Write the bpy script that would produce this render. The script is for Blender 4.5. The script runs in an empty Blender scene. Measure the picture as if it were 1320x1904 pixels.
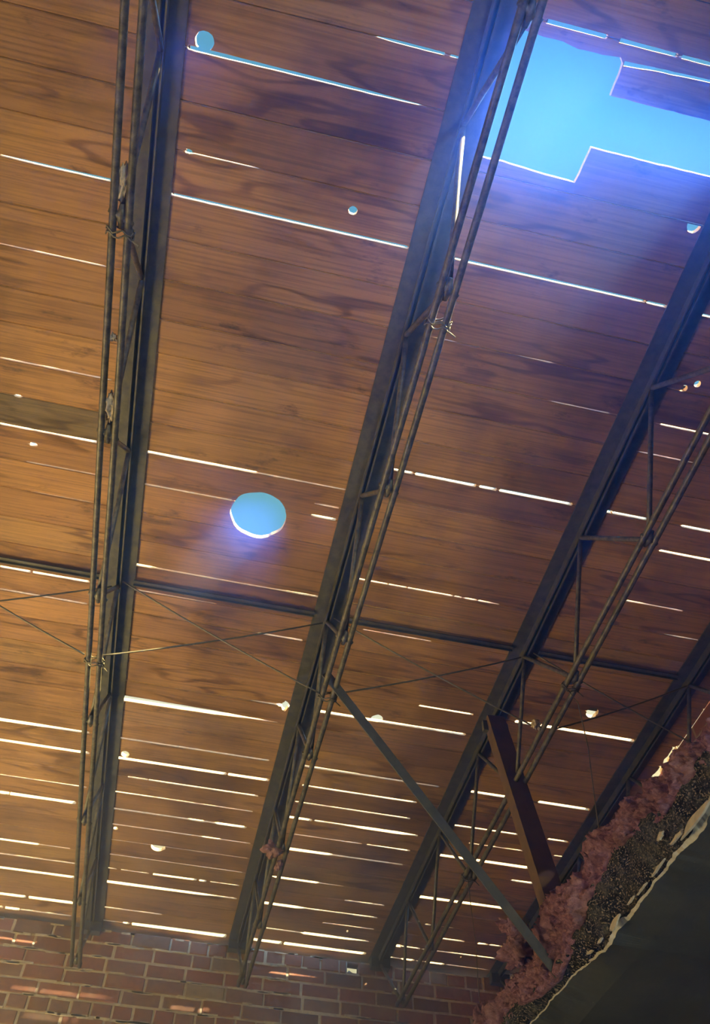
import bpy, bmesh, math, random
from mathutils import Vector, Matrix, noise
random.seed(7)
sc = bpy.context.scene
C = sc.collection
CZ = 1.5            # camera height above the floor
H = CZ + 2.5        # underside of the roof boards
def V(x, y, z): return Vector((x, y, z + CZ))   # heights below are measured from the camera

# ---------------------------------------------------------------- camera
cd = bpy.data.cameras.new('camera'); cam = bpy.data.objects.new('camera', cd); C.objects.link(cam)
right = Vector((0.9760902456922865, -0.21688597547410052, 0.014432806623091113))
down = Vector((0.18497163536916902, 0.7939167800131378, -0.5792077697358922))
fwd = Vector((0.11416359478059036, 0.5680287141124284, 0.8150521784343345))
M = Matrix((right, -down, -fwd)).transposed().to_4x4(); M.translation = (0, 0, CZ)
cam.matrix_world = M
cd.sensor_fit = 'VERTICAL'; cd.sensor_height = 36; cd.sensor_width = 36
cd.lens = 1578.456 / 1904 * 36; cd.clip_start = 0.02; cd.clip_end = 500
sc.camera = cam

# ---------------------------------------------------------------- sky, sun, added fill lamps, exposure
sc.view_settings.view_transform = 'Standard'; sc.view_settings.look = 'None'
sc.view_settings.gamma = 1; sc.view_settings.use_curve_mapping = False
sc.view_settings.exposure = 0.0
sc.cycles.use_denoising = True
sc.cycles.max_bounces = 8; sc.cycles.diffuse_bounces = 4; sc.cycles.volume_bounces = 0
sc.cycles.sample_clamp_indirect = 4
SUN = 40.0; SKYGLOW = 26.0; HAZE = 0.11; GOLD_HAZE = 0.19
w = bpy.data.worlds.new('sky'); sc.world = w; w.use_nodes = True
nt = w.node_tree; nt.nodes.clear()
tc = nt.nodes.new('ShaderNodeTexCoord'); sp = nt.nodes.new('ShaderNodeSeparateXYZ')
nt.links.new(tc.outputs['Generated'], sp.inputs[0])
cr = nt.nodes.new('ShaderNodeValToRGB'); nt.links.new(sp.outputs['Z'], cr.inputs[0])
e = cr.color_ramp.elements
e[0].position = 0.0; e[0].color = (1.0, .93, .62, 1)
e[1].position = 1.0; e[1].color = (.11, .38, .66, 1)
for p, c in ((.58, (1.0, .95, .70, 1)), (.68, (.75, .88, .92, 1)), (.77, (.17, .50, .88, 1))):
    q = e.new(p); q.color = c
bg = nt.nodes.new('ShaderNodeBackground'); nt.links.new(cr.outputs[0], bg.inputs[0]); bg.inputs[1].default_value = 1.0
wo = nt.nodes.new('ShaderNodeOutputWorld'); nt.links.new(bg.outputs[0], wo.inputs[0])

def sun(name, d, energy, color, angle):
    l = bpy.data.lights.new(name, 'SUN'); l.energy = energy; l.color = color; l.angle = math.radians(angle)
    o = bpy.data.objects.new(name, l); C.objects.link(o); o.location = (3, -3, 9)
    o.rotation_euler = Vector(d).to_track_quat('-Z', 'Y').to_euler(); return o
sun('sun', (-.98, 1.08, -1), SUN, (1, .87, .64), 1.5)
sun('sky_glow', (-.36, .22, -1), SKYGLOW, (.13, .42, 1), 75)
def area(name, loc, d, sx, sy, energy, color, spread=125):
    l = bpy.data.lights.new(name, 'AREA'); l.shape = 'RECTANGLE'; l.size = sx; l.size_y = sy; l.spread = math.radians(spread); l.energy = energy; l.color = color
    o = bpy.data.objects.new(name, l); C.objects.link(o); o.location = loc
    o.rotation_euler = Vector(d).to_track_quat('-Z', 'Y').to_euler(); return o
area('fill_lamp_left', (-2.85, 3.5, 1.8), (.45, .02, 1), 2.4, 1.8, 215, (1, .78, .38))  # warm fill lamp added out of view; the left wall is solid
area('fill_lamp_left', (-2.85, .2, 1.7), (.5, .1, 1), 2.4, 2.0, 30, (1, .80, .50))  # second, weaker warm fill lamp, also added without an opening
area('fill_lamp_front', (1.70, -2.80, .9), (-.05, 1, .50), .6, 1.6, 150, (.72, .88, 1), 170)  # cool fill lamp added out of view; the front wall is solid
# ---------------------------------------------------------------- helpers
def link(o, parent=None):
    C.objects.link(o)
    if parent: o.parent = parent
    return o
def tag(o, label=None, cat=None, group=None, kind=None):
    for k, v in (('label', label), ('category', cat), ('group', group), ('kind', kind)):
        if v: o[k] = v
    return o
def thing(name, loc, label, cat, group=None):
    o = bpy.data.objects.new(name, None); o.empty_display_size = .1; o.location = loc
    return tag(link(o), label, cat, group)
def obj(name, bm, mats, parent=None, smooth=False):
    me = bpy.data.meshes.new(name); bm.normal_update(); bm.to_mesh(me); bm.free()
    for m in (mats if isinstance(mats, (list, tuple)) else [mats]): me.materials.append(m)
    if smooth:
        for p in me.polygons: p.use_smooth = True
    o = link(bpy.data.objects.new(name, me))
    if parent:
        o.parent = parent; o.location = -parent.location
    return o
def boxm(bm, c, s, rot=None, mi=0):
    vs = []
    for dx in (-.5, .5):
        for dy in (-.5, .5):
            for dz in (-.5, .5):
                p = Vector((dx*s[0], dy*s[1], dz*s[2]))
                if rot: p = rot @ p
                vs.append(bm.verts.new(Vector(c) + p))
    fs = []
    for f in ((0,1,3,2),(4,6,7,5),(0,4,5,1),(2,3,7,6),(0,2,6,4),(1,5,7,3)):
        fc = bm.faces.new([vs[i] for i in f]); fc.material_index = mi; fs.append(fc)
    return fs
def frame(d, up=Vector((0,0,1))):
    d = d.normalized()
    if abs(d.dot(up)) > .98: up = Vector((0,1,0))
    a = d.cross(up).normalized(); b = a.cross(d).normalized(); return a, b
def tube(bm, pts, r, n=10, cap=True):
    rings = []; m = len(pts)
    for i, p in enumerate(pts):
        d = (pts[min(i+1, m-1)] - pts[max(i-1, 0)])
        a, b = frame(d); rr = r[i] if isinstance(r, (list, tuple)) else r
        rings.append([bm.verts.new(p + a*math.cos(t)*rr + b*math.sin(t)*rr) for t in [2*math.pi*k/n for k in range(n)]])
    for i in range(m-1):
        for k in range(n):
            bm.faces.new((rings[i][k], rings[i][(k+1) % n], rings[i+1][(k+1) % n], rings[i+1][k]))
    if cap:
        bm.faces.new(rings[0][::-1]); bm.faces.new(rings[-1])
def bar(bm, p, q, wx, wz, up=Vector((0,0,1))):
    """rectangular bar from p to q"""
    a, b = frame(q - p, up)
    vs = []
    for e_ in (p, q):
        for s, t in ((-1,-1),(1,-1),(1,1),(-1,1)): vs.append(bm.verts.new(e_ + a*s*wx/2 + b*t*wz/2))
    for f in ((3,2,1,0),(4,5,6,7),(0,1,5,4),(1,2,6,5),(2,3,7,6),(3,0,4,7)): bm.faces.new([vs[i] for i in f])
def sag(p, q, s, n=14, wob=0, seed=0):
    out = []
    for i in range(n+1):
        t = i/n; v = p.lerp(q, t); v.z -= s*4*t*(1-t)
        if wob and 0 < i < n: v += Vector((noise.noise(Vector((seed, t*4, 0))), noise.noise(Vector((seed+9, t*4, 0))), 0))*wob
        out.append(v)
    return out

# ---------------------------------------------------------------- materials
def mat(name):
    m = bpy.data.materials.new(name); m.use_nodes = True
    return m, m.node_tree, m.node_tree.nodes['Principled BSDF']
def N(nt, t, **kw):
    n = nt.nodes.new(t)
    for k, v in kw.items():
        if k.startswith('i_'): n.inputs[k[2:]].default_value = v
        else: setattr(n, k, v)
    return n
def ramp(nt, src, stops):
    r = nt.nodes.new('ShaderNodeValToRGB'); nt.links.new(src, r.inputs[0]); e = r.color_ramp.elements
    e[0].position, e[0].color = stops[0][0], (*stops[0][1], 1); e[1].position, e[1].color = stops[-1][0], (*stops[-1][1], 1)
    for p, c in stops[1:-1]: q = e.new(p); q.color = (*c, 1)
    return r
def mix(nt, f, a, b, mode='MIX'):
    m = nt.nodes.new('ShaderNodeMix'); m.data_type = 'RGBA'; m.blend_type = mode
    for i, v in ((0, f), (6, a), (7, b)):
        if hasattr(v, 'links') or hasattr(v, 'is_linked'): nt.links.new(v, m.inputs[i])
        else: m.inputs[i].default_value = v if i == 0 else (*v, 1)
    return m.outputs[2]
def mapping(nt, scale, src=None):
    tc = nt.nodes.new('ShaderNodeTexCoord'); mp = nt.nodes.new('ShaderNodeMapping'); mp.inputs['Scale'].default_value = scale
    nt.links.new(src or tc.outputs['Object'], mp.inputs[0]); return mp
def bump(nt, b, h, s, d=.01):
    n = nt.nodes.new('ShaderNodeBump'); n.inputs['Strength'].default_value = s; n.inputs['Distance'].default_value = d
    nt.links.new(h, n.inputs['Height']); nt.links.new(n.outputs[0], b.inputs['Normal'])

def wood_boards():
    m, nt, b = mat('aged_roof_boards'); L = nt.links
    at = N(nt, 'ShaderNodeAttribute', attribute_name='plank')
    tc = N(nt, 'ShaderNodeTexCoord')
    off = N(nt, 'ShaderNodeCombineXYZ')
    mu = N(nt, 'ShaderNodeMath', operation='MULTIPLY'); mu.inputs[1].default_value = 37.0; L.new(at.outputs['Fac'], mu.inputs[0])
    L.new(mu.outputs[0], off.inputs[0]); L.new(mu.outputs[0], off.inputs[2])
    ad = N(nt, 'ShaderNodeVectorMath', operation='ADD'); L.new(tc.outputs['Object'], ad.inputs[0]); L.new(off.outputs[0], ad.inputs[1])
    # cathedral grain: bands across Y, warped by stretched noise
    mp = mapping(nt, (1.6, 9, 9), ad.outputs[0])
    n1 = N(nt, 'ShaderNodeTexNoise', i_Scale=1.0, i_Detail=2.0); L.new(mp.outputs[0], n1.inputs[0])
    m1 = N(nt, 'ShaderNodeMath', operation='MULTIPLY'); m1.inputs[1].default_value = 34.0; L.new(n1.outputs[0], m1.inputs[0])
    sn = N(nt, 'ShaderNodeMath', operation='SINE'); L.new(m1.outputs[0], sn.inputs[0])
    mp2 = mapping(nt, (3, 130, 130), ad.outputs[0])
    n2 = N(nt, 'ShaderNodeTexNoise', i_Scale=1.0, i_Detail=4.0); L.new(mp2.outputs[0], n2.inputs[0])
    base = ramp(nt, at.outputs['Fac'], [(0, (.27, .145, .072)), (.25, (.36, .20, .10)), (.5, (.30, .165, .088)), (.75, (.40, .225, .11)), (.93, (.33, .20, .105)), (.95, (.17, .125, .085)), (1, (.15, .115, .08))])
    g = ramp(nt, sn.outputs[0], [(0, (1, 1, 1)), (.55, (.93, .92, .9)), (.95, (.50, .44, .40))])
    # grain only strong in patches
    mp5 = mapping(nt, (1.1, 5, 5), ad.outputs[0]); n5 = N(nt, 'ShaderNodeTexNoise', i_Scale=1.3, i_Detail=1.0); L.new(mp5.outputs[0], n5.inputs[0])
    gm = ramp(nt, n5.outputs[0], [(.45, (.12,)*3), (.62, (.95,)*3)])
    c = mix(nt, gm.outputs[0], base.outputs[0], mix(nt, 1.0, base.outputs[0], g.outputs[0], 'MULTIPLY'))
    fine = ramp(nt, n2.outputs[0], [(.34, (.55, .52, .50)), (.58, (1.08, 1.06, 1.03))])
    c = mix(nt, .7, c, mix(nt, 1.0, c, fine.outputs[0], 'MULTIPLY'))
    # water stains and soot blotches
    n3 = N(nt, 'ShaderNodeTexNoise', i_Scale=2.1, i_Detail=5.0, i_Roughness=.6); L.new(tc.outputs['Object'], n3.inputs[0])
    st = ramp(nt, n3.outputs[0], [(.32, (.45, .42, .42)), (.50, (1, 1, 1)), (.75, (1.08, 1.05, 1.0))])
    c = mix(nt, .8, c, mix(nt, 1.0, c, st.outputs[0], 'MULTIPLY'))
    mp4 = mapping(nt, (5, 12, 12), ad.outputs[0]); n4 = N(nt, 'ShaderNodeTexNoise', i_Scale=1.0, i_Detail=6.0, i_Roughness=.75); L.new(mp4.outputs[0], n4.inputs[0])
    bl = ramp(nt, n4.outputs[0], [(.29, (.22, .19, .18)), (.41, (1, 1, 1))])
    c = mix(nt, .85, c, mix(nt, 1.0, c, bl.outputs[0], 'MULTIPLY'))
    # knots
    mpk = mapping(nt, (1.5, 3.4, 3.4), ad.outputs[0]); vk = N(nt, 'ShaderNodeTexVoronoi', i_Scale=1.7); L.new(mpk.outputs[0], vk.inputs[0])
    kn = ramp(nt, vk.outputs['Distance'], [(.0, (.35, .28, .24)), (.035, (.45, .36, .3)), (.06, (1, 1, 1))])
    c = mix(nt, 1.0, c, kn.outputs[0], 'MULTIPLY')
    L.new(c, b.inputs['Base Color']); b.inputs['Roughness'].default_value = .78
    bump(nt, b, n2.outputs[0], .25, .004)
    return m
def simple(name, col, rough=.8, metal=0, scale=20, var=.35, bumpd=.002, detail=5):
    m, nt, b = mat(name); L = nt.links
    mp = mapping(nt, (1, 1, 1)); n = N(nt, 'ShaderNodeTexNoise', i_Scale=scale, i_Detail=detail, i_Roughness=.65); L.new(mp.outputs[0], n.inputs[0])
    r = ramp(nt, n.outputs[0], [(.3, tuple(c*(1-var) for c in col)), (.7, tuple(min(1, c*(1+var)) for c in col))])
    L.new(r.outputs[0], b.inputs['Base Color']); b.inputs['Roughness'].default_value = rough; b.inputs['Metallic'].default_value = metal
    bump(nt, b, n.outputs[0], .5, bumpd); return m
WOOD = wood_boards()
EDGE = simple('raw_board_edges', (.66, .47, .25), .8, 0, 60, .25)
FELT = simple('black_roofing_felt', (.02, .018, .016), .95)
STEEL = simple('sooty_painted_steel', (.075, .075, .075), .6, .15, 30, .45, .001)
ROD = simple('mottled_steel_rod', (.11, .105, .10), .5, .3, 45, .75, .001)
WIRE = simple('galvanised_wire', (.16, .15, .14), .5, .6, 60, .3, .0005)
STRAP = simple('grey_steel_strap', (.10, .10, .108), .55, .4, 25, .3, .001)
TIMBER = simple('brown_timber', (.12, .072, .048), .8, 0, 14, .3)
MORTAR = simple('lime_mortar', (.52, .43, .33), .95, 0, 45, .3, .004)
FLUFFW = simple('pale_fluff', (.55, .47, .42), .95, 0, 90, .3)
CONC = simple('concrete_floor', (.11, .085, .055), .9, 0, 6, .25)

def brick_mat():
    m, nt, b = mat('old_red_brick'); L = nt.links
    at = N(nt, 'ShaderNodeAttribute', attribute_name='plank')
    base = ramp(nt, at.outputs['Fac'], [(0, (.17, .075, .050)), (.3, (.23, .090, .060)), (.55, (.20, .095, .065)), (.75, (.19, .105, .075)), (.9, (.14, .075, .055)), (.96, (.24, .17, .115)), (1, (.28, .21, .15))])
    mp = mapping(nt, (1, 1, 1)); n = N(nt, 'ShaderNodeTexNoise', i_Scale=38, i_Detail=6.0, i_Roughness=.7); L.new(mp.outputs[0], n.inputs[0])
    r = ramp(nt, n.outputs[0], [(.3, (.8, .78, .76)), (.6, (1.5, 1.45, 1.4))])
    c = mix(nt, 1.0, base.outputs[0], r.outputs[0], 'MULTIPLY')
    n2 = N(nt, 'ShaderNodeTexNoise', i_Scale=9, i_Detail=6.0, i_Roughness=.7); L.new(mp.outputs[0], n2.inputs[0])
    s = ramp(nt, n2.outputs[0], [(.52, (0, 0, 0)), (.72, (.55, .55, .55))])
    c = mix(nt, s.outputs[0], c, (.36, .29, .22))
    L.new(c, b.inputs['Base Color']); b.inputs['Roughness'].default_value = .9; bump(nt, b, n.outputs[0], .6, .004); return m
BRICK = brick_mat()
def brick_wall_mat():
    m, nt, b = mat('brick_wall_pattern'); L = nt.links
    tc = N(nt, 'ShaderNodeTexCoord'); sp = N(nt, 'ShaderNodeSeparateXYZ'); L.new(tc.outputs['Object'], sp.inputs[0])
    ad = N(nt, 'ShaderNodeMath', operation='ADD'); L.new(sp.outputs[0], ad.inputs[0]); L.new(sp.outputs[1], ad.inputs[1])
    cb = N(nt, 'ShaderNodeCombineXYZ'); L.new(ad.outputs[0], cb.inputs[0]); L.new(sp.outputs[2], cb.inputs[1])
    bt = N(nt, 'ShaderNodeTexBrick', i_Scale=1.0); L.new(cb.outputs[0], bt.inputs[0])
    bt.inputs['Brick Width'].default_value = .2125; bt.inputs['Row Height'].default_value = .0757; bt.inputs['Mortar Size'].default_value = .006
    bt.inputs['Color1'].default_value = (.28, .10, .065, 1); bt.inputs['Color2'].default_value = (.20, .075, .052, 1); bt.inputs['Mortar'].default_value = (.33, .26, .2, 1)
    L.new(bt.outputs[0], b.inputs['Base Color']); b.inputs['Roughness'].default_value = .9; return m
BWALL = brick_wall_mat()

def add_attr(o, vals):
    a = o.data.attributes.new('plank', 'FLOAT', 'FACE'); a.data.foreach_set('value', vals)

# ---------------------------------------------------------------- the roof deck (ceiling of boards)
ROWS = {-3: .004, -2: .130, -1: .259, 0: .39, 1: .52, 2: .648, 3: .772, 4: .90, 5: 1.028, 6: 1.159, 7: 1.275, 8: 1.408, 9: 1.535, 10: 1.657, 11: 1.793, 12: 1.917, 13: 2.048, 14: 2.172, 15: 2.3, 16: 2.417, 17: 2.545, 18: 2.68, 19: 2.815, 20: 2.929, 21: 3.07, 22: 3.195, 23: 3.335, 24: 3.465, 25: 3.592, 26: 3.726, 27: 3.853, 28: 3.985, 29: 4.116, 30: 4.245, 31: 4.374, 32: 4.495, 33: 4.63, 34: 4.765, 35: 4.90}
for k in range(-4, -26, -1): ROWS[k] = ROWS[k+1] - .1285
GAPS = {
    -2: [[(0.494,7),(0.656,7),(0.66,0)],[(0.693,7),(0.851,6)],[(0.865,6),(1.1,6)]],
    -1: [[(0.076,0.9),(0.133,4.3),(0.26,4.3),(0.261,0.0),(0.274,0.0),(0.277,3.4),(0.299,3.4)]],
    0: [[(-0.396,8.0),(-0.125,6.3),(0.109,4.6),(0.227,1.8),(0.235,0.0)]],
    2: [[(-0.376,5.1),(-0.358,4.1),(-0.355,2.0),(-0.233,2.0),(-0.172,1.0)]],
    3: [[(-0.883,3.2),(-0.794,4.2),(-0.788,5.3),(-0.577,5.3)],[(-0.402,5.4),(0.294,5.6)],[(0.402,4.5),(0.413,4.5),(0.415,0.0),(0.439,0.0),(0.442,4.5),(0.461,4.5),(0.486,5.6),(1.043,5.8),(1.045,0.0),(1.049,0.0),(1.051,5.8),(1.112,5.8)],[(1.218,5.8),(1.297,5.8)]],
    5: [[(-0.888,2.4),(-0.731,2.4),(-0.58,2.4)],[(0.446,1.3),(0.508,1.9),(0.525,0.0),(0.703,0.0),(0.83,1.9),(0.849,0.0)]],
    6: [[(0.887,1.4),(0.952,2.0),(1.046,1.4),(1.083,2.7)],[(1.27,4.1),(1.447,4.2),(1.508,4.2)]],
    7: [[(1.248,2.2),(1.391,2.9),(1.47,0.0)]],
    8: [[(-0.896,3.5),(-0.544,2.8)]],
    9: [[(0.395,3.1),(0.472,6.3),(0.51,6.3),(0.513,0.0),(0.52,0.0),(0.522,7.8),(0.74,9.5),(0.742,0.0),(0.754,0.0),(0.756,9.5),(0.816,9.5),(0.818,0.0),(0.828,0.0),(0.83,9.5),(1.098,9.6)],[(1.208,6.4),(1.251,9.7),(1.253,0.0),(1.255,8.1),(1.389,8.1),(1.392,0.0)],[(1.521,8.1),(1.636,8.2),(1.703,8.2)]],
    10: [[(-0.901,6.2),(-0.803,6.2),(-0.794,4.6),(-0.576,7.0)],[(-0.401,6.3),(-0.299,7.9),(-0.025,6.4),(-0.019,3.2),(0.294,3.2)],[(1.491,6.8),(1.682,6.9),(1.764,6.9)]],
    11: [[(-0.812,2.5),(-0.57,2.5)],[(-0.4,3.3),(-0.247,3.3),(-0.243,1.7),(-0.24,3.3),(-0.093,3.4)],[(0.2,5.0),(0.23,6.7),(0.288,6.7)]],
    12: [[(-0.793,1.7),(-0.584,1.7)],[(1.47,5.6),(1.558,3.8),(1.7,3.8)]],
    13: [[(0.43,5.7),(0.547,5.7),(0.549,0.0),(0.553,5.7),(0.622,5.7),(0.624,0.0),(0.629,5.7),(0.805,5.7),(0.808,0.0),(0.816,5.7),(0.842,5.7),(0.844,0.0),(0.86,5.7),(0.903,5.8),(0.905,0.0),(0.914,5.8),(0.992,3.9)],[(1.688,1.9),(1.769,3.9),(1.835,1.9)]],
    14: [[(-0.404,9.5),(-0.351,9.6),(-0.343,5.7),(-0.31,3.8),(0.105,2.9),(0.178,4.9),(0.296,4.9)]],
    15: [[(-0.914,7.8),(-0.801,7.9),(-0.799,0.0),(-0.793,0.0),(-0.791,7.9),(-0.579,7.9)],[(-0.403,4.0),(-0.087,2.0)],[(0.508,4.1),(0.786,4.2),(0.792,0.0)]],
    16: [[(-0.916,4.1),(-0.585,4.1)],[(0.101,4.2),(0.279,5.3)]],
    18: [[(0.843,9.4),(1.082,9.5)],[(1.277,14.4),(1.322,12.0),(1.371,14.5),(1.826,14.7)]],
    19: [[(0.137,2.4),(0.242,4.8),(0.254,16.9),(0.313,12.1)],[(0.407,14.5),(0.681,12.2),(0.976,9.9),(1.088,7.4)]],
    20: [[(-0.408,34.4),(-0.011,24.8),(0.119,12.5),(0.179,7.5),(0.263,2.5)]],
    22: [[(-0.932,18.3),(-0.745,15.8),(-0.545,10.6)],[(-0.409,5.3),(0.269,5.4)],[(0.436,8.2),(0.881,5.5),(1.075,2.8)],[(1.183,14.0),(1.424,14.1),(1.427,0.0),(1.565,0.0),(1.567,14.1),(1.819,14.3)]],
    23: [[(-0.935,16.4),(-0.539,16.6)],[(-0.411,16.6),(0.091,16.9),(0.094,0.0),(0.099,0.0),(0.102,16.9),(0.29,16.9)],[(0.451,11.4),(1.003,11.5)]],
    24: [[(-0.353,8.7),(-0.263,8.7),(-0.261,0.0),(-0.256,8.7),(0.259,11.7)],[(0.442,8.8),(1.006,9.0)],[(1.201,12.0),(1.558,12.2)],[(1.712,12.2),(1.813,12.2)]],
    25: [[(-0.94,8.8),(-0.542,8.9)],[(-0.413,12.0),(-0.34,12.0),(-0.187,7.5),(0.252,6.1)],[(0.387,15.2),(0.544,15.3),(0.547,0.0),(0.558,0.0),(0.56,9.2),(0.759,12.3),(0.813,18.5),(0.975,18.6),(1.077,9.3)],[(1.343,6.3),(1.627,9.5)],[(1.79,9.5),(1.877,9.6)]],
    26: [[(-0.942,18.4),(-0.9,18.4),(-0.897,3.1),(-0.895,18.4),(-0.588,18.5)],[(-0.414,6.2),(-0.045,6.2),(-0.032,12.5),(0.029,12.5),(0.034,6.3),(0.086,6.3),(0.1,15.7),(0.232,15.7),(0.245,0.0)],[(0.482,6.3),(0.821,6.4),(0.829,0.0),(0.849,0.0),(0.852,9.6),(1.072,12.9)],[(1.18,16.2),(1.709,19.7)]],
    27: [[(-0.412,6.4),(0.038,6.5),(0.049,13.0),(0.129,13.0),(0.135,6.5),(0.279,6.5)],[(0.477,19.7),(0.682,16.5),(0.705,6.6),(1.068,5.0)],[(1.653,10.2),(1.772,13.6)]],
    28: [[(-0.408,3.3),(0.284,3.4)]],
    29: [[(-0.95,17.0),(-0.765,17.1),(-0.754,6.8),(-0.604,6.9)],[(-0.412,5.2),(0.274,5.2)],[(0.423,7.0),(0.474,17.6),(0.671,17.6),(0.688,7.1),(0.812,3.5)],[(1.16,25.1),(1.72,21.9)]],
    30: [[(-0.953,10.5),(-0.573,10.6)],[(-0.411,10.7),(-0.364,10.7),(-0.361,0.0),(-0.341,0.0),(-0.339,10.7),(-0.197,10.8),(-0.194,0.0),(-0.175,0.0),(-0.172,18.0),(0.053,18.0),(0.056,0.0),(0.067,0.0),(0.069,18.0),(0.104,18.1),(0.106,0.0),(0.123,0.0),(0.126,10.8),(0.279,10.9)],[(0.851,7.4),(1.064,11.1)]],
    31: [[(-0.956,21.8),(-0.569,22.1)],[(-0.415,22.2),(-0.119,22.3),(0.082,18.7),(0.183,11.2),(0.282,7.5)],[(0.427,22.6),(0.608,22.7),(0.664,11.3),(1.057,11.5)],[(1.228,7.7),(1.252,0.0),(1.328,0.0),(1.335,11.6),(1.36,11.6),(1.363,0.0),(1.488,3.9)]],
    32: [[(0.78,7.8),(1.068,7.9)],[(1.457,12.0),(1.59,12.0),(1.593,0.0),(1.67,0.0),(1.673,16.1),(1.726,12.1),(1.729,0.0),(1.756,12.1),(1.811,12.1)]],
    33: [[(-0.961,23.3),(-0.828,23.3),(-0.825,0.0),(-0.811,0.0),(-0.808,23.3),(-0.562,23.5)],[(-0.409,7.9),(-0.257,7.9),(-0.214,7.9),(-0.096,7.9)],[(0.385,16.0),(0.44,12.0),(0.691,10.1),(0.7,24.2),(0.828,24.3),(0.959,16.2),(1.069,10.2)],[(1.18,24.6),(1.258,24.6),(1.264,12.3),(1.368,12.3),(1.371,0.0),(1.401,8.2),(1.653,12.4),(1.814,12.5)]],
    34: [[(-0.963,20.0),(-0.949,20.1),(-0.946,0.0),(-0.937,0.0),(-0.935,20.0),(-0.86,20.1),(-0.857,4.0),(-0.848,12.0),(-0.587,8.1)],[(-0.402,4.1),(-0.299,4.1),(-0.293,16.3),(-0.263,16.3),(-0.261,0.0),(-0.249,0.0),(-0.246,24.5),(0.278,33.1)],[(0.423,29.0),(0.598,29.1),(0.601,0.0),(0.608,0.0),(0.611,29.1),(1.083,25.2)],[(1.194,8.4),(1.235,12.7),(1.291,4.2),(1.307,16.9),(1.371,17.0),(1.374,0.0),(1.404,12.7),(1.423,12.7),(1.426,0.0),(1.454,17.0),(1.551,17.1),(1.554,0.0),(1.574,8.5),(1.813,4.3)]],
}

DX0, DX1 = -3.10, 2.035
G0 = .0022
TH = .018
def gap(k, x):
    """open width of joint k at x (metres); only segments count"""
    for seg in GAPS.get(k, ()):
        if seg[0][0] <= x <= seg[-1][0]:
            for (xa, wa), (xb, wb) in zip(seg, seg[1:]):
                if xa <= x <= xb:
                    t = 0 if xb == xa else (x-xa)/(xb-xa); wv = (wa + (wb-wa)*t) / 1000
                    if wv > .0004: wv = wv*(1.25 if wv < .010 else 1.08) + (.0018 if wv < .008 else 0)
                    if wv <= .0004: return 0
                    j = noise.noise(Vector((x*38, k*7.3, 1.7)))*.0012 + noise.noise(Vector((x*9, k*3.1, 5)))*.10*wv
                    return max(.0012, wv + j)
    return 0
def xs_for(ks):
    s = set(); x = DX0
    while x < DX1: s.add(round(x, 4)); x += .018 if x > -1.0 else .2
    s.add(DX1)
    for k in ks:
        for seg in GAPS.get(k, ()):
            for i, (xa, wa) in enumerate(seg): s.add(round(xa, 4))
            s.add(round(seg[0][0]-.003, 4)); s.add(round(seg[-1][0]+.003, 4))
    return sorted(v for v in s if DX0 <= v <= DX1)
def edge_off(k, x):
    g = gap(k, x)
    return max(g, G0)/2, noise.noise(Vector((x*2.2, k*4.9, 3)))*.0015
deck = bmesh.new(); att = []
keys = sorted(ROWS); JX = (-3.10, -2.09, -1.275, -.462, .355, 1.17, 1.885, 2.035)
for i in range(len(keys)-1):
    k = keys[i]; X = xs_for((k, k+1)); c = .0022
    # butt joints over the joists
    js = [DX0] + [j for j in JX[1:-1] if random.random() < .42] + [DX1]
    if k == 9 and -.462 not in js: js.append(-.462); js.sort()
    js[1:-1] = [min(X, key=lambda v: abs(v-j)) for j in js[1:-1]]; js[-1] = X[-1]; js[0] = X[0]
    for a_, b_ in zip(js, js[1:]):
        xx = [v for v in X if a_ <= v <= b_]
        if len(xx) < 2: continue
        val = random.random(); dz = random.uniform(-.0015, .0015)
        if k == 9 and a_ < -.6: val = .97
        if val > .93 and k != 9: val = random.random()*.9
        rings = []
        for n_, x in enumerate(xx):
            xq = x + (.0008 if n_ == 0 else -.0008 if n_ == len(xx)-1 else 0)
            h0, w0 = edge_off(k, x); h1, w1 = edge_off(k+1, x)
            y0 = ROWS[k] + w0 + h0; y1 = ROWS[k+1] + w1 - h1; z0 = H + dz; z1 = z0 + TH
            rings.append([deck.verts.new(p) for p in ((xq, y0, z1), (xq, y0, z0+c), (xq, y0+c, z0), (xq, y1-c, z0), (xq, y1, z0+c), (xq, y1, z1))])
        for r0, r1 in zip(rings, rings[1:]):
            for q in range(6):
                f = deck.faces.new((r0[q], r0[(q+1) % 6], r1[(q+1) % 6], r1[q])); att.append(val)
                f.material_index = 1 if q in (0, 4) else (2 if q == 5 else 0)
        for r in (rings[0][::-1], rings[-1]):
            f = deck.faces.new(r); f.material_index = 1; att.append(val)
ceiling = obj('ceiling', deck, [WOOD, EDGE, FELT]); tag(ceiling, kind='structure')
add_attr(ceiling, att)
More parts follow.
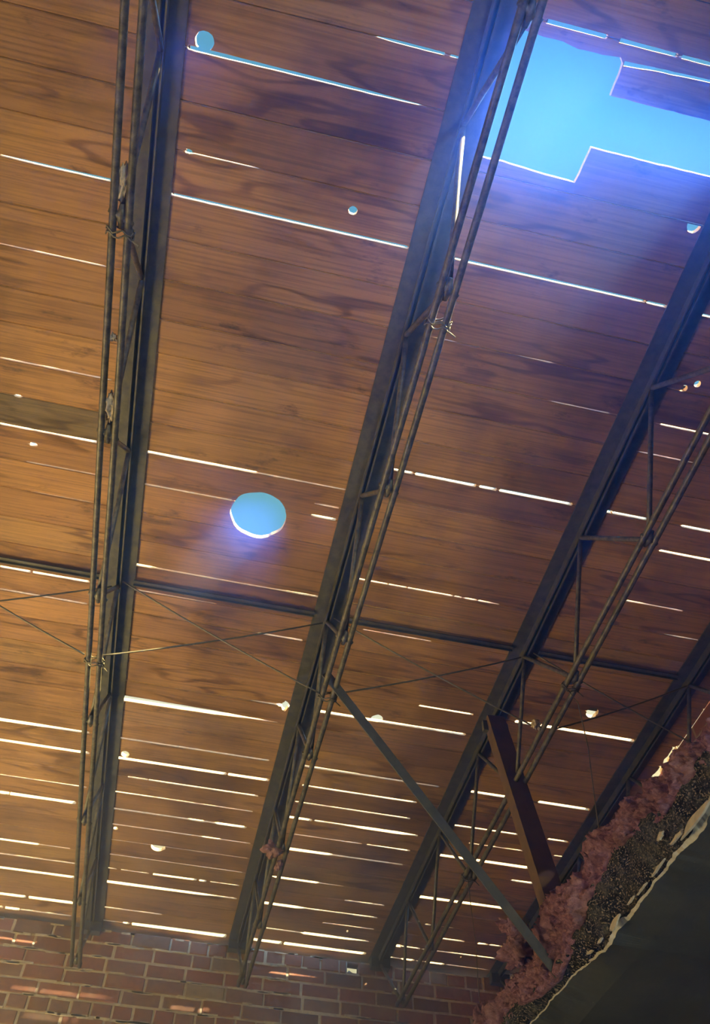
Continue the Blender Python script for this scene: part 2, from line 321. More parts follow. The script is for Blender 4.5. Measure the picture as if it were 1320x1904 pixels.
# holes cut through the boards
cut = bmesh.new()
def ragged(cx, cy, rx, ry, a0=0, a1=360, amp=.05, n=36):
    pts = []
    for i in range(n):
        t = math.radians(a0 + (a1-a0)*i/(n if a1-a0 >= 360 else n-1))
        r = 1 + amp*noise.noise(Vector((math.cos(t)*2+cx*9, math.sin(t)*2+cy*9, 0)))*1.6 + amp*.35*noise.noise(Vector((math.cos(t)*9, math.sin(t)*9, cx)))
        pts.append((cx+math.cos(t)*rx*r, cy+math.sin(t)*ry*r))
    return pts
def prism(pts):
    lo = [cut.verts.new((x, y, H-.02)) for x, y in pts]; hi = [cut.verts.new((x, y, H+.05)) for x, y in pts]
    cut.faces.new(lo[::-1]); cut.faces.new(hi); n = len(pts)
    for i in range(n): cut.faces.new((lo[i], lo[(i+1) % n], hi[(i+1) % n], hi[i]))
def jag(pts, amp=.0025, step=.02):
    out = []
    for (xa, ya), (xb, yb) in zip(pts, pts[1:]+pts[:1]):
        L_ = math.hypot(xb-xa, yb-ya); n = max(1, int(L_/step))
        for i in range(n):
            t = i/n; x = xa+(xb-xa)*t; y = ya+(yb-ya)*t
            out.append((x+noise.noise(Vector((x*60, y*60, 0)))*amp, y+noise.noise(Vector((x*60, y*60, 5)))*amp))
    return out
prism(jag([(.402, .158), (.498, .165), (.55, .164), (.594, .173), (.66, .170), (.71, .166), (.722, .178), (.720, .2575), (1.12, .2575), (1.12, .3915), (.719, .3915), (.708, .489), (.60, .486), (.493, .480), (.402, .482)]))
prism(jag([(.724, .172), (.82, .168), (.96, .164), (1.10, .163), (1.10, .169), (.96, .171), (.82, .177), (.724, .184)], .001))
prism(ragged(-.356, .366, .0245, .0235))
prism(ragged(.012, 1.836, .101, .103, amp=.04, n=48))
prism(ragged(.113, .702, .013, .0125))
prism(ragged(1.086, .523, .021, .024, 0, 180, .04, 20))
prism(ragged(1.578, 2.550, .027, .032, amp=.12))
prism(ragged(.684, 2.812, .027, .035, 180, 360, .08, 20))
prism(ragged(-.367, .646, .009, .007, amp=.2))
prism(ragged(1.286, 1.017, .011, .012)); prism(ragged(1.321, .993, .011, .012))
prism(ragged(-.376, 3.301, .018, .022)); prism(ragged(-.168, 3.985, .036, .045, 0, 180, .1, 20))
prism(ragged(-.387, 3.885, .011, .013)); prism(ragged(.280, 2.815, .014, .03, amp=.2))
prism(ragged(1.178, 2.468, .008, .008)); prism(ragged(.93, 4.55, .006, .012)); prism(ragged(1.225, 4.53, .007, .014)); prism(ragged(-.84, 1.535, .014, .005))
prism(ragged(-.79, 1.715, .016, .007, amp=.3)); prism(ragged(1.30, 4.70, .006, .010)); prism(ragged(1.62, 4.66, .004, .010))
prism([(.20, 1.737), (.24, 1.735), (.29, 1.736), (.29, 1.742), (.24, 1.742), (.20, 1.740)])
prism(jag([(2.012, 2.68), (2.033, 2.66), (2.033, 3.02), (2.02, 3.02), (2.008, 2.9)], .008))
prism(jag([(2.018, 4.35), (2.033, 4.35), (2.033, 4.6), (2.02, 4.6)], .005))
cuto = obj('cutter', cut, EDGE)
bo = ceiling.modifiers.new('b', 'BOOLEAN'); bo.operation = 'DIFFERENCE'; bo.solver = 'EXACT'; bo.object = cuto; bo.material_mode = 'TRANSFER'
dg = bpy.context.evaluated_depsgraph_get()
nm = bpy.data.meshes.new_from_object(ceiling.evaluated_get(dg)); nm.name = 'ceiling'
ceiling.modifiers.clear(); ceiling.data = nm
bpy.data.objects.remove(cuto)
# felt strips lying over the joints that are closed
fb = bmesh.new()
for k in keys[1:]:
    segs = []
    x = DX0; st = None
    while x <= DX1+.001:
        g = gap(k, x)
        inhole = (k in (0, -1) and .40 < x < 1.13) or (k == 20-20+0 and False)
        for hx, hy, hr in ((.012, 1.836, .115), (.684, 2.81, .035), (1.086, .53, .03), (-.168, 3.985, .05), (.28, 2.815, .03), (-.356, .366, .03), (-.367, .646, .012), (-.84, 1.535, .016)):
            if abs(x-hx) < hr and abs(ROWS[k]-hy) < hr: inhole = True
        openx = g > 0 or inhole
        if not openx and st is None: st = x
        if (openx or x+.006 > DX1) and st is not None:
            if x - st > .004: segs.append((st, x))
            st = None
        x += .006
    for a_, b_ in segs: boxm(fb, ((a_+b_)/2, ROWS[k], H+TH+.005), (b_-a_, .022, .006))
felt = obj('trim_1', fb, FELT); tag(felt, kind='structure')

# ---------------------------------------------------------------- brick end wall, built brick by brick
WY = 4.80
bb = bmesh.new(); batt = []
def brick(x0, x1, z0, z1, proud=0.0):
    j = lambda a: random.uniform(-a, a)
    x0 += .005 + j(.002); x1 -= .005 + j(.002); z0 += .0045 + j(.0015); z1 -= .0045 + j(.0015)
    y = WY + j(.003) - proud; v = random.random(); b_ = .004
    fr = [(x0+b_, y, z0+b_), (x1-b_, y, z0+b_), (x1-b_, y, z1-b_), (x0+b_, y, z1-b_)]
    mid = [(x0, y+b_, z0), (x1, y+b_, z0), (x1, y+b_, z1), (x0, y+b_, z1)]
    bk = [(p[0], WY+.05, p[2]) for p in mid]
    R_ = [[bb.verts.new(p) for p in q] for q in (fr, mid, bk)]
    bb.faces.new(R_[0]); batt.append(v)
    for a_, c_ in ((R_[0], R_[1]), (R_[1], R_[2])):
        for i in range(4): bb.faces.new((a_[i], c_[i], c_[(i+1) % 4], a_[(i+1) % 4])); batt.append(v)
BH = .0757; top = H - .030; nrow = int(top/BH)
for r in range(nrow):
    z1 = top - r*BH; z0 = z1 - BH
    x = -3.0 - random.random()*.1 + (0 if r % 2 else -.106)
    while x < 2.03:
        hd = (r == 0 and x > -.15) or (r % 6 == 5)
        if r > 0 and r % 6 != 5 and random.random() < .06: hd = True
        L_ = .1063 if hd else .2125
        dz = 0
        if r == 0 and random.random() < .5: dz = random.uniform(-.006, .010)
        if r == 0 and x < 1.035 < x+L_:
            brick(x, .985, z0, z1); brick(1.09, x+L_, z0, z1) if x+L_ > 1.10 else None
            brick(.982, 1.094, z1-.024, z1); brick(.98, 1.096, z0-.004, z0+.016)
        elif z0 > .0: brick(x, min(x+L_, 2.04), z0, z1+dz)
        x += L_
wallb = obj('wall_back', bb, [BRICK]); tag(wallb, kind='structure')
add_attr(wallb, batt)
mb = bmesh.new(); zt = top-.066; boxm(mb, (-.5, WY+.0035+.15, zt/2), (5.2, .30, zt))
boxm(mb, (-1.06, WY+.1535, (zt+top-.004)/2), (4.09, .30, .062)); boxm(mb, (1.59, WY+.1535, (zt+top-.004)/2), (1.0, .30, .062))
boxm(mb, (1.005, WY+.05, zt+.002), (.03, .07, .022), Matrix.Rotation(.5, 3, 'Y')); boxm(mb, (1.065, WY+.04, zt+.0), (.035, .06, .018), Matrix.Rotation(-.35, 3, 'Y'))

# ragged mortar smears along the courses
for i in range(260):
    x = random.uniform(-1.1, 1.6); r = random.randint(0, 9); z = top - r*BH + random.uniform(-.006, .006); L_ = random.uniform(.03, .12)
    if z > top-.004: z = top-.008
    boxm(mb, (x, WY+.004, z), (L_, .012, random.uniform(.006, .013)), Matrix.Rotation(random.uniform(-.05, .05), 3, 'Y'))
tag(obj('trim_2', mb, MORTAR), kind='structure')
def slab(name, c, s, m, sub=None):
    b_ = bmesh.new(); boxm(b_, c, s); return tag(obj(name, b_, m), kind='structure')
slab('wall_right', (2.16, .9, H/2), (.25, 7.8, H), BWALL)
slab('wall_left', (-3.10, .9, H/2), (.25, 7.8, H), BWALL)
slab('wall_front', (-.48, -2.98, H/2), (5.1, .2, H), BWALL)
slab('floor', (-.5, .95, -.05), (5.4, 8.0, .1), CONC)

# ---------------------------------------------------------------- steel bar joists
OX = .014
ZB = 2.07          # bottom chord height above the camera
YT = [-2.07+.62*i for i in range(11)]   # upper panel points
YT = [y for y in YT if y > -2.3]
def make_joist(xc, label, ties, seed):
    t = thing('steel_joist', (xc, 0, H), label, 'roof joist', 'parallel steel roof joists')
    y0, y1 = -2.85, 4.83
    for s in (-1, 1):
        b_ = bmesh.new()
        n = 60
        for i in range(1):
            boxm(b_, (xc+s*(.006+.026), (y0+y1)/2, H-.0045), (.052, y1-y0, .005))
            boxm(b_, (xc+s*.0085, (y0+y1)/2, H-.021), (.005, y1-y0, .032))
        obj('chord_angle', b_, STEEL, t)
    b_ = bmesh.new()
    boxm(b_, (xc, (y0+y1)/2, H-.011), (.012, y1-y0, .014)); obj('filler_strip', b_, STEEL, t)
    for s in (-1, 1):
        b_ = bmesh.new(); pts = []
        for i in range(61):
            y = -2.60 + (4.40+2.60)*i/60
            pts.append(V(xc+OX+s*.0190+noise.noise(Vector((seed, y*1.3, s)))*.002, y, ZB+noise.noise(Vector((seed+3, y, s)))*.002))
        tube(b_, pts, .0098, 10); obj('bottom_rod', b_, ROD, t, True)
    ys = sorted(YT)
    nodes = []
    for y in ys:
        nodes.append((y, 2.474)); nodes.append((y+.31, ZB))
    nodes = [(y-.31*2, z) for y, z in nodes[:0]] + nodes
    nodes[-1] = (4.36, ZB); nodes.append((4.78, 2.465))
    for (ya, za), (yb, zb) in zip(nodes, nodes[1:]):
        b_ = bmesh.new(); dx = random.uniform(-.003, .003)
        p, q = V(xc+dx+(OX if za < 2.2 else 0), ya, za), V(xc-dx+(OX if zb < 2.2 else 0), yb, zb)
        d = (q-p).normalized()*.02
        tube(b_, [p-d*.2, p+(q-p)*.33+Vector((dx, 0, 0)), p+(q-p)*.66, q+d*.2], .0085, 10); obj('web_bar', b_, ROD, t, True)
    # weld knuckles at the lower panel points
    xr = xc+OX
    for y, z in nodes[1::2]:
        b_ = bmesh.new(); tube(b_, [V(xr-.03, y-.012, ZB-.001), V(xr, y, ZB+.006), V(xr+.03, y+.012, ZB-.001)], [.006, .0125, .006], 8)
        tube(b_, [V(xr, y-.03, ZB+.006), V(xr, y, ZB+.002), V(xr, y+.03, ZB+.006)], [.006, .012, .006], 8); obj('weld_knuckle', b_, ROD, t, True)
    for y in ties:
        b_ = bmesh.new(); pts = []
        for i in range(40):
            a = i/39*2*math.pi*2.2
            pts.append(V(xr+math.cos(a)*.034, y+i*.0006+.006*math.sin(i*1.7), ZB+math.sin(a)*.014))
        pts.append(V(xr+.05, y+.03, ZB-.02)); tube(b_, pts, .0022, 6); obj('wire_tie', b_, WIRE, t, True)
    b_ = bmesh.new(); boxm(b_, (xc, 4.80, H-.045), (.11, .10, .05)); obj('bearing_seat', b_, STEEL, t)
    return t
make_joist(-1.275, 'dark steel bar joist beyond the left edge of the picture', (2.25,), 1)
make_joist(-.462, 'dark steel bar joist nearest the left side, beside the small round hole at the top', (.745, 2.25), 2)
make_joist(.355, 'dark steel bar joist in the middle, running up to the large broken opening', (.80, 2.235), 3)
make_joist(1.17, 'dark steel bar joist with open webs above the torn plaster ceiling edge', (1.99, 3.2), 4)
make_joist(1.885, 'dark steel bar joist in deep shade beside the right-hand brick wall', (2.25,), 5)

# bridging between the joists: a flat angle and two crossed rods in every bay
BX = [-1.275, -.462, .355, 1.17, 1.885]; bay = ['left of the left-hand joist', 'between the left and middle joists', 'between the middle joist and the next', 'in the bay nearest the right wall']
for i in range(4):
    xa, xb = BX[i]+.056, BX[i+1]-.056
    b_ = bmesh.new(); boxm(b_, ((xa+xb)/2, 2.245, H-.014), (xb-xa, .016, .006)); boxm(b_, ((xa+xb)/2, 2.254, H-.0165), (xb-xa, .003, .022))
    tag(obj('bridging_angle', b_, STEEL), 'thin dark steel angle fixed under the boards ' + bay[i], 'bracing', 'bridging angles under the boards')
    b_ = bmesh.new(); tube(b_, sag(V(BX[i]+.02, 2.225, 2.455), V(BX[i+1]-.02, 2.235, ZB+.0), .012), .0032, 6)
    tag(obj('bracing_rod', b_, WIRE, None, True), 'thin bracing rod sloping down to the right, ' + bay[i], 'bracing rod', 'crossed bracing rods')
    b_ = bmesh.new(); tube(b_, sag(V(BX[i]+.02, 2.235, ZB+.0), V(BX[i+1]-.02, 2.26, 2.455), .012), .0032, 6)
    tag(obj('bracing_rod', b_, WIRE, None, True), 'thin bracing rod sloping down to the left, ' + bay[i], 'bracing rod', 'crossed bracing rods')

# ---------------------------------------------------------------- strap, timber, hanger wires
t = thing('steel_strap', V(1.185, 2.51, 1.36), 'long flat grey steel strap slanting from the middle joist down into pink insulation', 'steel strap')
b_ = bmesh.new(); p, q = V(.352, 2.19, 2.125), V(1.195, 2.525, 1.345)
bar(b_, p, q, .040, .006, Vector((0, -.3, 1))); bmesh.ops.bevel(b_, geom=b_.edges[:], offset=.001, segments=1); obj('flat_bar', b_, STRAP, t)
b_ = bmesh.new(); a, u = frame(q-p, Vector((0, -.3, 1))); bar(b_, p+a*.019-u*.014, q+a*.019-u*.014, .005, .032, Vector((0, -.3, 1))); obj('angle_leg', b_, STRAP, t)
t = thing('timber_post', V(1.185, 2.47, 1.42), 'brown timber hanging from the joist down to the pink insulation', 'timber')
b_ = bmesh.new(); bar(b_, V(1.200, 2.45, 1.42), V(1.155, 2.63, 2.44), .075, .055, Vector((0, 1, 0))); bmesh.ops.bevel(b_, geom=b_.edges[:], offset=.003, segments=2)
obj('post', b_, TIMBER, t)
b_ = bmesh.new(); bar(b_, V(1.10, 2.63, 2.40), V(1.21, 2.63, 2.40), .02, .05); obj('cleat', b_, STEEL, t)
b_ = bmesh.new(); tube(b_, [V(1.178, 2.015, 2.07), V(1.186, 1.985, 1.98), V(1.184, 1.99, 1.8), V(1.178, 2.02, 1.62), V(1.178, 2.045, 1.5), V(1.19, 2.06, 1.42)], .0021, 6)
tag(obj('hanger_wire', b_, WIRE, None, True), 'thin hanger wire from joist to insulation, the upper right of two', 'wire', 'ceiling hanger wires')
b_ = bmesh.new(); tube(b_, [V(1.175, 3.2, 2.07), V(1.168, 3.18, 1.95), V(1.17, 3.172, 1.75), V(1.168, 3.18, 1.66), V(1.17, 3.198, 1.52), V(1.185, 3.21, 1.42)], .0019, 6)
tag(obj('hanger_wire', b_, WIRE, None, True), 'thin hanger wire at the bottom, left of the steel strap', 'wire', 'ceiling hanger wires')

# ---------------------------------------------------------------- torn hung ceiling: plaster, lath, insulation
def lerp_tab(tab, y):
    if y <= tab[0][0]: return tab[0][1]
    for (a, va), (b, vb) in zip(tab, tab[1:]):
        if y <= b: return va + (vb-va)*(y-a)/(b-a)
    return tab[-1][1]
RIM = [(-1.5, 1.27), (1.577, 1.274), (1.653, 1.268), (1.732, 1.274), (1.879, 1.280), (2.037, 1.278), (2.149, 1.285), (2.189, 1.266), (2.353, 1.297), (2.449, 1.312), (2.727, 1.325), (2.865, 1.338), (3.4, 1.35), (4.8, 1.35)]
LTOP = [(-1.5, 1.34), (1.469, 1.345), (1.535, 1.362), (1.725, 1.365), (1.875, 1.41), (1.999, 1.432), (2.05, 1.41), (2.137, 1.400), (2.256, 1.372), (2.351, 1.352), (2.532, 1.33), (2.671, 1.345), (2.83, 1.39), (3.3, 1.40), (4.8, 1.40)]
PTOP = [(-1.5, 1.41), (1.444, 1.41), (1.583, 1.446), (1.662, 1.448), (1.799, 1.488), (1.891, 1.490), (2.012, 1.514), (2.099, 1.508), (2.185, 1.484), (2.364, 1.540), (2.457, 1.556), (2.55, 1.48), (2.65, 1.455), (2.9, 1.485), (3.06, 1.495), (3.2, 1.50), (3.35, 1.45), (4.8, 1.45)]
def paint_mat():
    m, nt, b = mat('black_painted_plaster'); L = nt.links
    mp = mapping(nt, (1, 1, 1)); n = N(nt, 'ShaderNodeTexNoise', i_Scale=3.5, i_Detail=8.0, i_Roughness=.7); L.new(mp.outputs[0], n.inputs[0])
    r = ramp(nt, n.outputs[0], [(.3, (.035, .042, .048)), (.7, (.09, .10, .108))])
    ms = mapping(nt, (30, 6, 8)); n2 = N(nt, 'ShaderNodeTexNoise', i_Scale=4, i_Detail=8.0, i_Roughness=.8); L.new(ms.outputs[0], n2.inputs[0])
    s = ramp(nt, n2.outputs[0], [(.56, (0, 0, 0)), (.75, (.5, .5, .5))])
    c = mix(nt, s.outputs[0], r.outputs[0], (.21, .22, .22))
    v = N(nt, 'ShaderNodeTexVoronoi', i_Scale=26); L.new(mp.outputs[0], v.inputs[0])
    d = ramp(nt, v.outputs['Distance'], [(.03, (.9, .9, .9)), (.055, (0, 0, 0))])
    wn = N(nt, 'ShaderNodeTexNoise', i_Scale=5.0); L.new(mp.outputs[0], wn.inputs[0]); wr = ramp(nt, wn.outputs[0], [(.58, (0, 0, 0)), (.62, (1, 1, 1))])
    c = mix(nt, mix(nt, 1.0, d.outputs[0], wr.outputs[0], 'MULTIPLY'), c, (.30, .30, .28))
    L.new(c, b.inputs['Base Color']); b.inputs['Roughness'].default_value = .6; bump(nt, b, n2.outputs[0], .5, .003); return m
def lath_mat():
    m, nt, b = mat('fuzzy_wire_lath'); L = nt.links
    mp = mapping(nt, (1, 1, 1))
    ms = mapping(nt, (1, 150, 260)); n1 = N(nt, 'ShaderNodeTexNoise', i_Scale=1.0, i_Detail=3.0, i_Distortion=.6); L.new(ms.outputs[0], n1.inputs[0])
    fl = ramp(nt, n1.outputs[0], [(.47, (.016, .014, .013)), (.56, (.05, .045, .04)), (.62, (.60, .56, .52))])
    n = N(nt, 'ShaderNodeTexNoise', i_Scale=12, i_Detail=8.0, i_Roughness=.75); L.new(mp.outputs[0], n.inputs[0])
    f = ramp(nt, n.outputs[0], [(.46, (0, 0, 0)), (.62, (.8, .8, .8))])
    n3 = N(nt, 'ShaderNodeTexNoise', i_Scale=170, i_Detail=4.0); L.new(mp.outputs[0], n3.inputs[0])
    fz = ramp(nt, n3.outputs[0], [(.35, (.06, .062, .062)), (.65, (.33, .34, .34))])
    c = mix(nt, f.outputs[0], fl.outputs[0], fz.outputs[0])
    L.new(c, b.inputs['Base Color']); b.inputs['Roughness'].default_value = .9
    bump(nt, b, n1.outputs[0], 1, .006); return m
def pink_mat():
    m, nt, b = mat('pink_mineral_wool'); L = nt.links
    mp = mapping(nt, (1, 1, 1)); n = N(nt, 'ShaderNodeTexNoise', i_Scale=55, i_Detail=6.0, i_Roughness=.75); L.new(mp.outputs[0], n.inputs[0])
    n2 = N(nt, 'ShaderNodeTexNoise', i_Scale=7, i_Detail=3.0); L.new(mp.outputs[0], n2.inputs[0])
    r = ramp(nt, n.outputs[0], [(.3, (.17, .065, .12)), (.5, (.40, .19, .30)), (.7, (.74, .46, .62))])
    r2 = ramp(nt, n2.outputs[0], [(.45, (0, 0, 0)), (.7, (.6, .6, .6))])
    c = mix(nt, r2.outputs[0], r.outputs[0], (.46, .27, .26))
    L.new(c, b.inputs['Base Color']); b.inputs['Roughness'].default_value = 1; bump(nt, b, n.outputs[0], 1, .02); return m
PAINT, LATH, PINK = paint_mat(), lath_mat(), pink_mat()
WHITE = simple('broken_white_plaster', (.58, .57, .56), .9, 0, 50, .2, .003)
tc_ = thing('hung_plaster_ceiling', V(1.6, 1.7, 1.28), 'black painted plaster ceiling with a torn white edge at lower right', 'plaster ceiling')
def rimx(y):
    return 1.222 + .010*noise.noise(Vector((y*7, 0, 0))) + .007*noise.noise(Vector((y*23, 4, 0))) + .004*noise.noise(Vector((y*70, 7, 0)))
ys = [-1.45]
while ys[-1] < 4.78: ys.append(ys[-1] + (.008 if 1.2 < ys[-1] < 3.6 else .05))
b_ = bmesh.new(); prev = None
THP = [(-2, .012), (1.5, .020), (1.62, .020), (1.72, .008), (1.9, .003), (2.08, .008), (2.12, .02), (2.2, .006), (2.5, .002), (5, .002)]
for y in ys:
    zr = lerp_tab(RIM, y) + .004*noise.noise(Vector((y*30, 2, 0))); th = lerp_tab(THP, y)*(1+.5*noise.noise(Vector((y*40, 9, 0))))
    r_ = [b_.verts.new(V(*p)) for p in ((2.03, y, 1.265), (1.60, y, 1.265), (1.32, y, 1.265+.3*(zr-1.265)), (rimx(y), y, zr), (rimx(y)-.003-.5*th, y, zr+th), (1.30, y, zr+.03), (2.03, y, 1.30))]
    if prev:
        for q in range(7):
            f = b_.faces.new((prev[q], prev[(q+1) % 7], r_[(q+1) % 7], r_[q])); f.material_index = 0 if q < 3 else 1
    else: b_.faces.new(r_[::-1])
    prev = r_
b_.faces.new(prev); bmesh.ops.recalc_face_normals(b_, faces=b_.faces)
obj('plaster_sheet', b_, [PAINT, WHITE], tc_)
b_ = bmesh.new(); rings = []
for y in ys:
    z0 = lerp_tab(RIM, y)+.004; z1 = lerp_tab(LTOP, y)+.02; r_ = []
    for i in range(13):
        t = i/12; x = rimx(y)+.004 - .050*math.sin(t*1.9) + .012*noise.noise(Vector((y*9, t*3, 1))) + .005*noise.noise(Vector((y*30, t*8, 1))) + .0025*noise.noise(Vector((y*110, t*20, 1)))
        r_.append(b_.verts.new(V(x, y, z0+(z1-z0)*t + .006*noise.noise(Vector((y*12, t*4, 8))))))
    rings.append(r_)
for a, c in zip(rings, rings[1:]):
    for i in range(12): b_.faces.new((a[i], a[i+1], c[i+1], c[i]))
bmesh.ops.solidify(b_, geom=b_.faces[:], thickness=.004)
obj('torn_lath', b_, LATH, tc_, True)
# loose white plaster flakes hanging on the edge
def flake(y, z, ly, lz, seed, x=1.195, rz=0):
    b_ = bmesh.new(); n = 13; rnd = random.Random(seed); A, B = [], []; ca, sa = math.cos(rz), math.sin(rz)
    for i in range(n):
        a = 2*math.pi*(i+rnd.uniform(-.35, .35))/n; r = rnd.uniform(.62, 1.2)
        p, q = math.cos(a)*ly*r, math.sin(a)*lz*r; p, q = p*ca-q*sa, p*sa+q*ca
        A.append(b_.verts.new(V(x-.002+q*.35+rnd.uniform(-.0015, .0015), y+p, z+q))); B.append(b_.verts.new(V(x+.003+q*.35, y+p*1.02, z+q*1.02)))
    b_.faces.new(A); b_.faces.new(B[::-1])
    for i in range(n): b_.faces.new((A[i], B[i], B[(i+1) % n], A[(i+1) % n]))
    bmesh.ops.recalc_face_normals(b_, faces=b_.faces); obj('plaster_flake', b_, WHITE, tc_)
for a in ((1.60, 1.282, .085, .020, 1, 1.200, -.03), (1.475, 1.285, .07, .017, 9, 1.200, 0), (1.70, 1.288, .034, .009, 2, 1.194, .1), (2.11, 1.283, .033, .017, 3, 1.196, -.2), (1.745, 1.318, .020, .014, 4, 1.178, .3), (1.83, 1.283, .038, .006, 5, 1.200, 0),
          (1.93, 1.284, .03, .005, 6, 1.200, 0), (2.30, 1.296, .03, .005, 7, 1.200, .3), (2.0, 1.289, .02, .005, 8, 1.199, 0), (2.22, 1.290, .02, .006, 11, 1.198, .2)): flake(*a)
# pink wool lying on the lath, bulging over the edge
def wool(name, ylo, yhi, label, parent=None):
    b_ = bmesh.new(); rings = []; y = ylo
    while y < yhi:
        fine = 1.2 < y < 3.6
        z0 = lerp_tab(LTOP, y)-.005; z1 = lerp_tab(PTOP, y)
        prof = [(1.30, z0+.01), (1.215, z0+.005), (1.187, z0+.0), (1.165, z0+(z1-z0)*.25), (1.155, z0+(z1-z0)*.55), (1.17, z0+(z1-z0)*.85), (1.20, z1), (1.26, z1+.015), (1.36, z1), (1.5, z1-.02), (1.7, z1-.01), (2.02, z1-.03)]
        # resample
        pts = []; dens = [2, 4, 9, 10, 10, 10, 10, 10, 6, 5, 5]
        for (p, q), d in zip(zip(prof, prof[1:]), dens):
            for i in range(d): t = i/d; pts.append((p[0]+(q[0]-p[0])*t, p[1]+(q[1]-p[1])*t))
        pts.append(prof[-1]); r_ = []
        for i, (x, z) in enumerate(pts):
            nx, nz = (x-1.30), (z-(z0+z1)/2+.0); L_ = math.hypot(nx, nz) or 1; nx, nz = nx/L_, nz/L_
            if x > 1.30: nx, nz = 0, 1
            P = Vector((x, y, z))
            d = .040*(noise.noise(P*11)) + .026*(.5-abs(noise.noise(P*26))*1.6) + .024*(.4-abs(noise.noise(P*52))*1.6) + .016*(.3-abs(noise.noise(P*110)))
            k_ = 0 if i < 4 else min(1, (i-3)/6)
            r_.append(b_.verts.new(V(x+nx*d*k_, y+.018*k_*noise.noise(P*45+Vector((5, 5, 5))), z+nz*d*k_-.012*k_)))
        rings.append(r_); y += .0058 if fine else .04
    for a, c in zip(rings, rings[1:]):
        for i in range(len(a)-1): b_.faces.new((a[i], a[i+1], c[i+1], c[i]))
    return tag(obj(name, b_, PINK, parent, True), label, 'insulation', None, 'stuff')
wool('insulation_wool', -1.4, 4.76, 'long band of pink mineral wool lying on the torn ceiling edge')
def tuft(c, r, label, m=None, seed=0, sq=(1, 1, 1)):
    b_ = bmesh.new(); bmesh.ops.create_icosphere(b_, subdivisions=4, radius=1)
    for v in b_.verts:
        P = v.co.copy(); d = 1 + .8*noise.noise(P*1.5+Vector((seed, 0, 0))) + .5*noise.noise(P*4+Vector((seed, 0, 0))) + .3*noise.noise(P*9+Vector((0, seed, 0)))
        v.co = Vector((P.x*sq[0], P.y*sq[1], P.z*sq[2]))*r*max(.3, d) + c
    return tag(obj('insulation_tuft', b_, m or PINK, None, True), label, 'insulation tuft', 'scraps of insulation caught in the steelwork')
tuft(V(-.447, .640, 2.085), .020, 'small pale scrap of insulation caught on the left-hand joist near the top', FLUFFW, 1, (.8, 1.7, .8))
tuft(V(-.447, 1.255, 2.085), .021, 'small pale scrap of insulation caught halfway up the left-hand joist', FLUFFW, 3, (.7, 1.9, .8))
tuft(V(-.452, 1.046, 2.083), .010, 'tiny white scrap of fluff stuck between the rods of the left-hand joist', FLUFFW, 5)
tuft(V(.330, 3.215, 2.07), .026, 'pink scrap of wool hanging on the middle joist near the brick wall', None, 7, (1.3, 1.3, .8))
tuft(V(.372, 3.30, 2.06), .017, 'smaller pink scrap of wool just below the one on the middle joist', None, 8, (.7, 1.5, .8))
tuft(V(1.135, 2.22, 2.075), .016, 'small brown scrap of insulation on the rods above the torn ceiling', FLUFFW, 9)
tuft(V(1.175, 3.20, 1.50), .035, 'pink tuft of wool at the lower end of the bottom hanger wire', None, 11, (.8, 1.2, 1.2))
tuft(V(1.10, 2.60, 1.52), .030, 'pink tuft of wool sticking out left beside the steel strap', None, 13, (1.4, 1, .8))
tuft(V(1.145, 2.68, 1.49), .050, 'rounded pink clump of wool in the angle of strap and timber', None, 15, (1.1, 1.3, .9))
# ---------------------------------------------------------------- haze volumes, glow put into their colour
hb = bmesh.new(); boxm(hb, (-.48, .93, 2.0), (4.96, 7.6, 3.94))
hm = bpy.data.materials.new('blue_glow_haze'); hm.use_nodes = True; hn = hm.node_tree; hn.nodes.clear()
vs_ = hn.nodes.new('ShaderNodeVolumeScatter'); vs_.inputs['Color'].default_value = (.10, .30, 1, 1); vs_.inputs['Density'].default_value = HAZE; vs_.inputs['Anisotropy'].default_value = .7  # blue of the glow put into the haze's scatter colour
ho = hn.nodes.new('ShaderNodeOutputMaterial'); hn.links.new(vs_.outputs[0], ho.inputs['Volume'])
tag(obj('haze', hb, hm), 'thin haze with a blue glow in its colour, filling the room under the roof', 'haze', None, 'stuff')
hb = bmesh.new(); boxm(hb, (-.90, 3.75, 2.0), (4.1, 2.06, 3.92))
hm2 = bpy.data.materials.new('golden_glow_haze'); hm2.use_nodes = True; hn = hm2.node_tree; hn.nodes.clear()
vs_ = hn.nodes.new('ShaderNodeVolumeScatter'); vs_.inputs['Color'].default_value = (1, .78, .40, 1); vs_.inputs['Density'].default_value = GOLD_HAZE; vs_.inputs['Anisotropy'].default_value = .5  # added volume; the warm glow near the wall is its scatter colour
ho = hn.nodes.new('ShaderNodeOutputMaterial'); hn.links.new(vs_.outputs[0], ho.inputs['Volume'])
tag(obj('haze', hb, hm2), 'added haze with a golden glow in its colour, in front of the brick wall', 'haze', None, 'stuff')

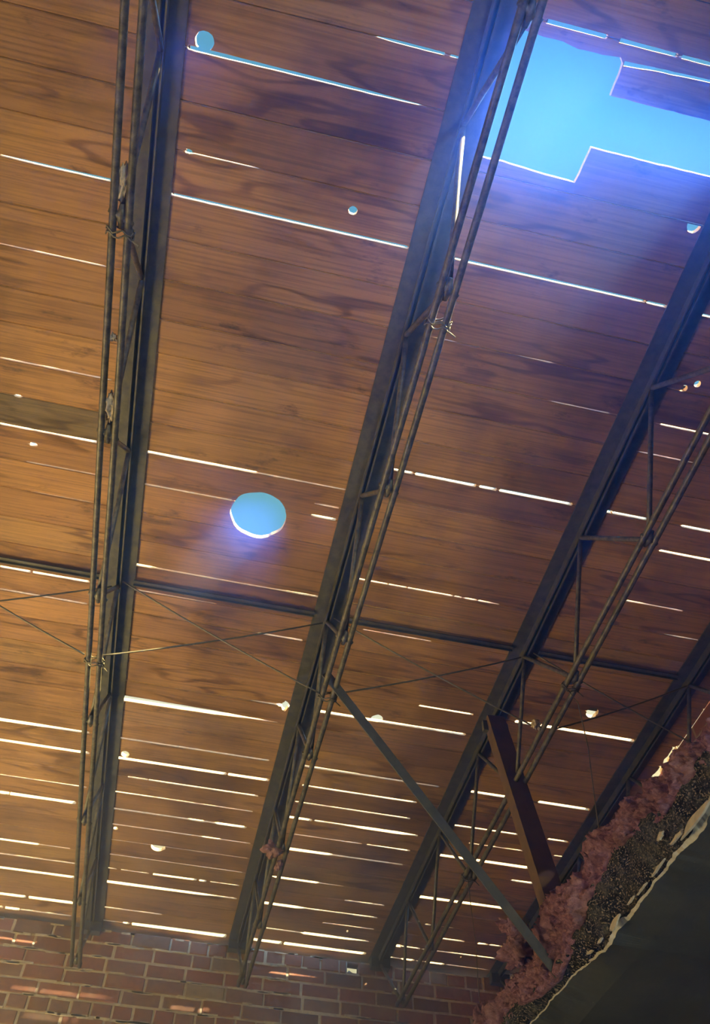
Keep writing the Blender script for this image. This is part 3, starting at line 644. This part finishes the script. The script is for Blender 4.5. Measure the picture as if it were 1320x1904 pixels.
def glow_puff(c, rad, dens, label, sq=(1, 1, 1)):
    """added haze volume, blue glow in its scatter colour, thinning smoothly towards its edge"""
    b_ = bmesh.new(); bmesh.ops.create_icosphere(b_, subdivisions=3, radius=1)
    for v in b_.verts:
        v.co = Vector((v.co.x*rad*sq[0], v.co.y*rad*sq[1], v.co.z*rad*sq[2])); v.co.z = min(v.co.z, H-.012-(c.z))
    m = bpy.data.materials.new('glow_volume'); m.use_nodes = True; nt = m.node_tree; nt.nodes.clear(); L = nt.links
    tc = nt.nodes.new('ShaderNodeTexCoord'); mp = nt.nodes.new('ShaderNodeMapping'); mp.inputs['Scale'].default_value = [1/(rad*s) for s in sq]
    L.new(tc.outputs['Object'], mp.inputs[0])
    ln = nt.nodes.new('ShaderNodeVectorMath'); ln.operation = 'LENGTH'; L.new(mp.outputs[0], ln.inputs[0])
    mr = nt.nodes.new('ShaderNodeMapRange'); mr.interpolation_type = 'SMOOTHERSTEP'; L.new(ln.outputs['Value'], mr.inputs['Value'])
    mr.inputs['From Min'].default_value = .98; mr.inputs['From Max'].default_value = .0; mr.inputs['To Min'].default_value = 0; mr.inputs['To Max'].default_value = dens
    vs = nt.nodes.new('ShaderNodeVolumeScatter'); vs.inputs['Color'].default_value = (.12, .22, 1, 1); vs.inputs['Anisotropy'].default_value = .55  # blue glow around the holes put into this added volume's colour
    L.new(mr.outputs[0], vs.inputs['Density']); o_ = nt.nodes.new('ShaderNodeOutputMaterial'); L.new(vs.outputs[0], o_.inputs['Volume'])
    o = obj('haze', b_, m); o.location = c; tag(o, label, 'haze', None, 'stuff')
glow_puff(Vector((.72, .32, H-.10)), 1.15, .85, 'added haze cloud with a blue glow in its colour, below the large broken opening', (.85, .9, .55))
glow_puff(Vector((-.04, 1.92, H-.06)), .62, 1.9, 'small added haze puff with a blue glow in its colour, below the round hole in the middle', (1, 1, .6))
glow_puff(Vector((-.48, .50, H-.24)), .34, 1.8, 'faint added haze puff with a blue glow in its colour, below the small round hole at top left', (1, 1, .9))
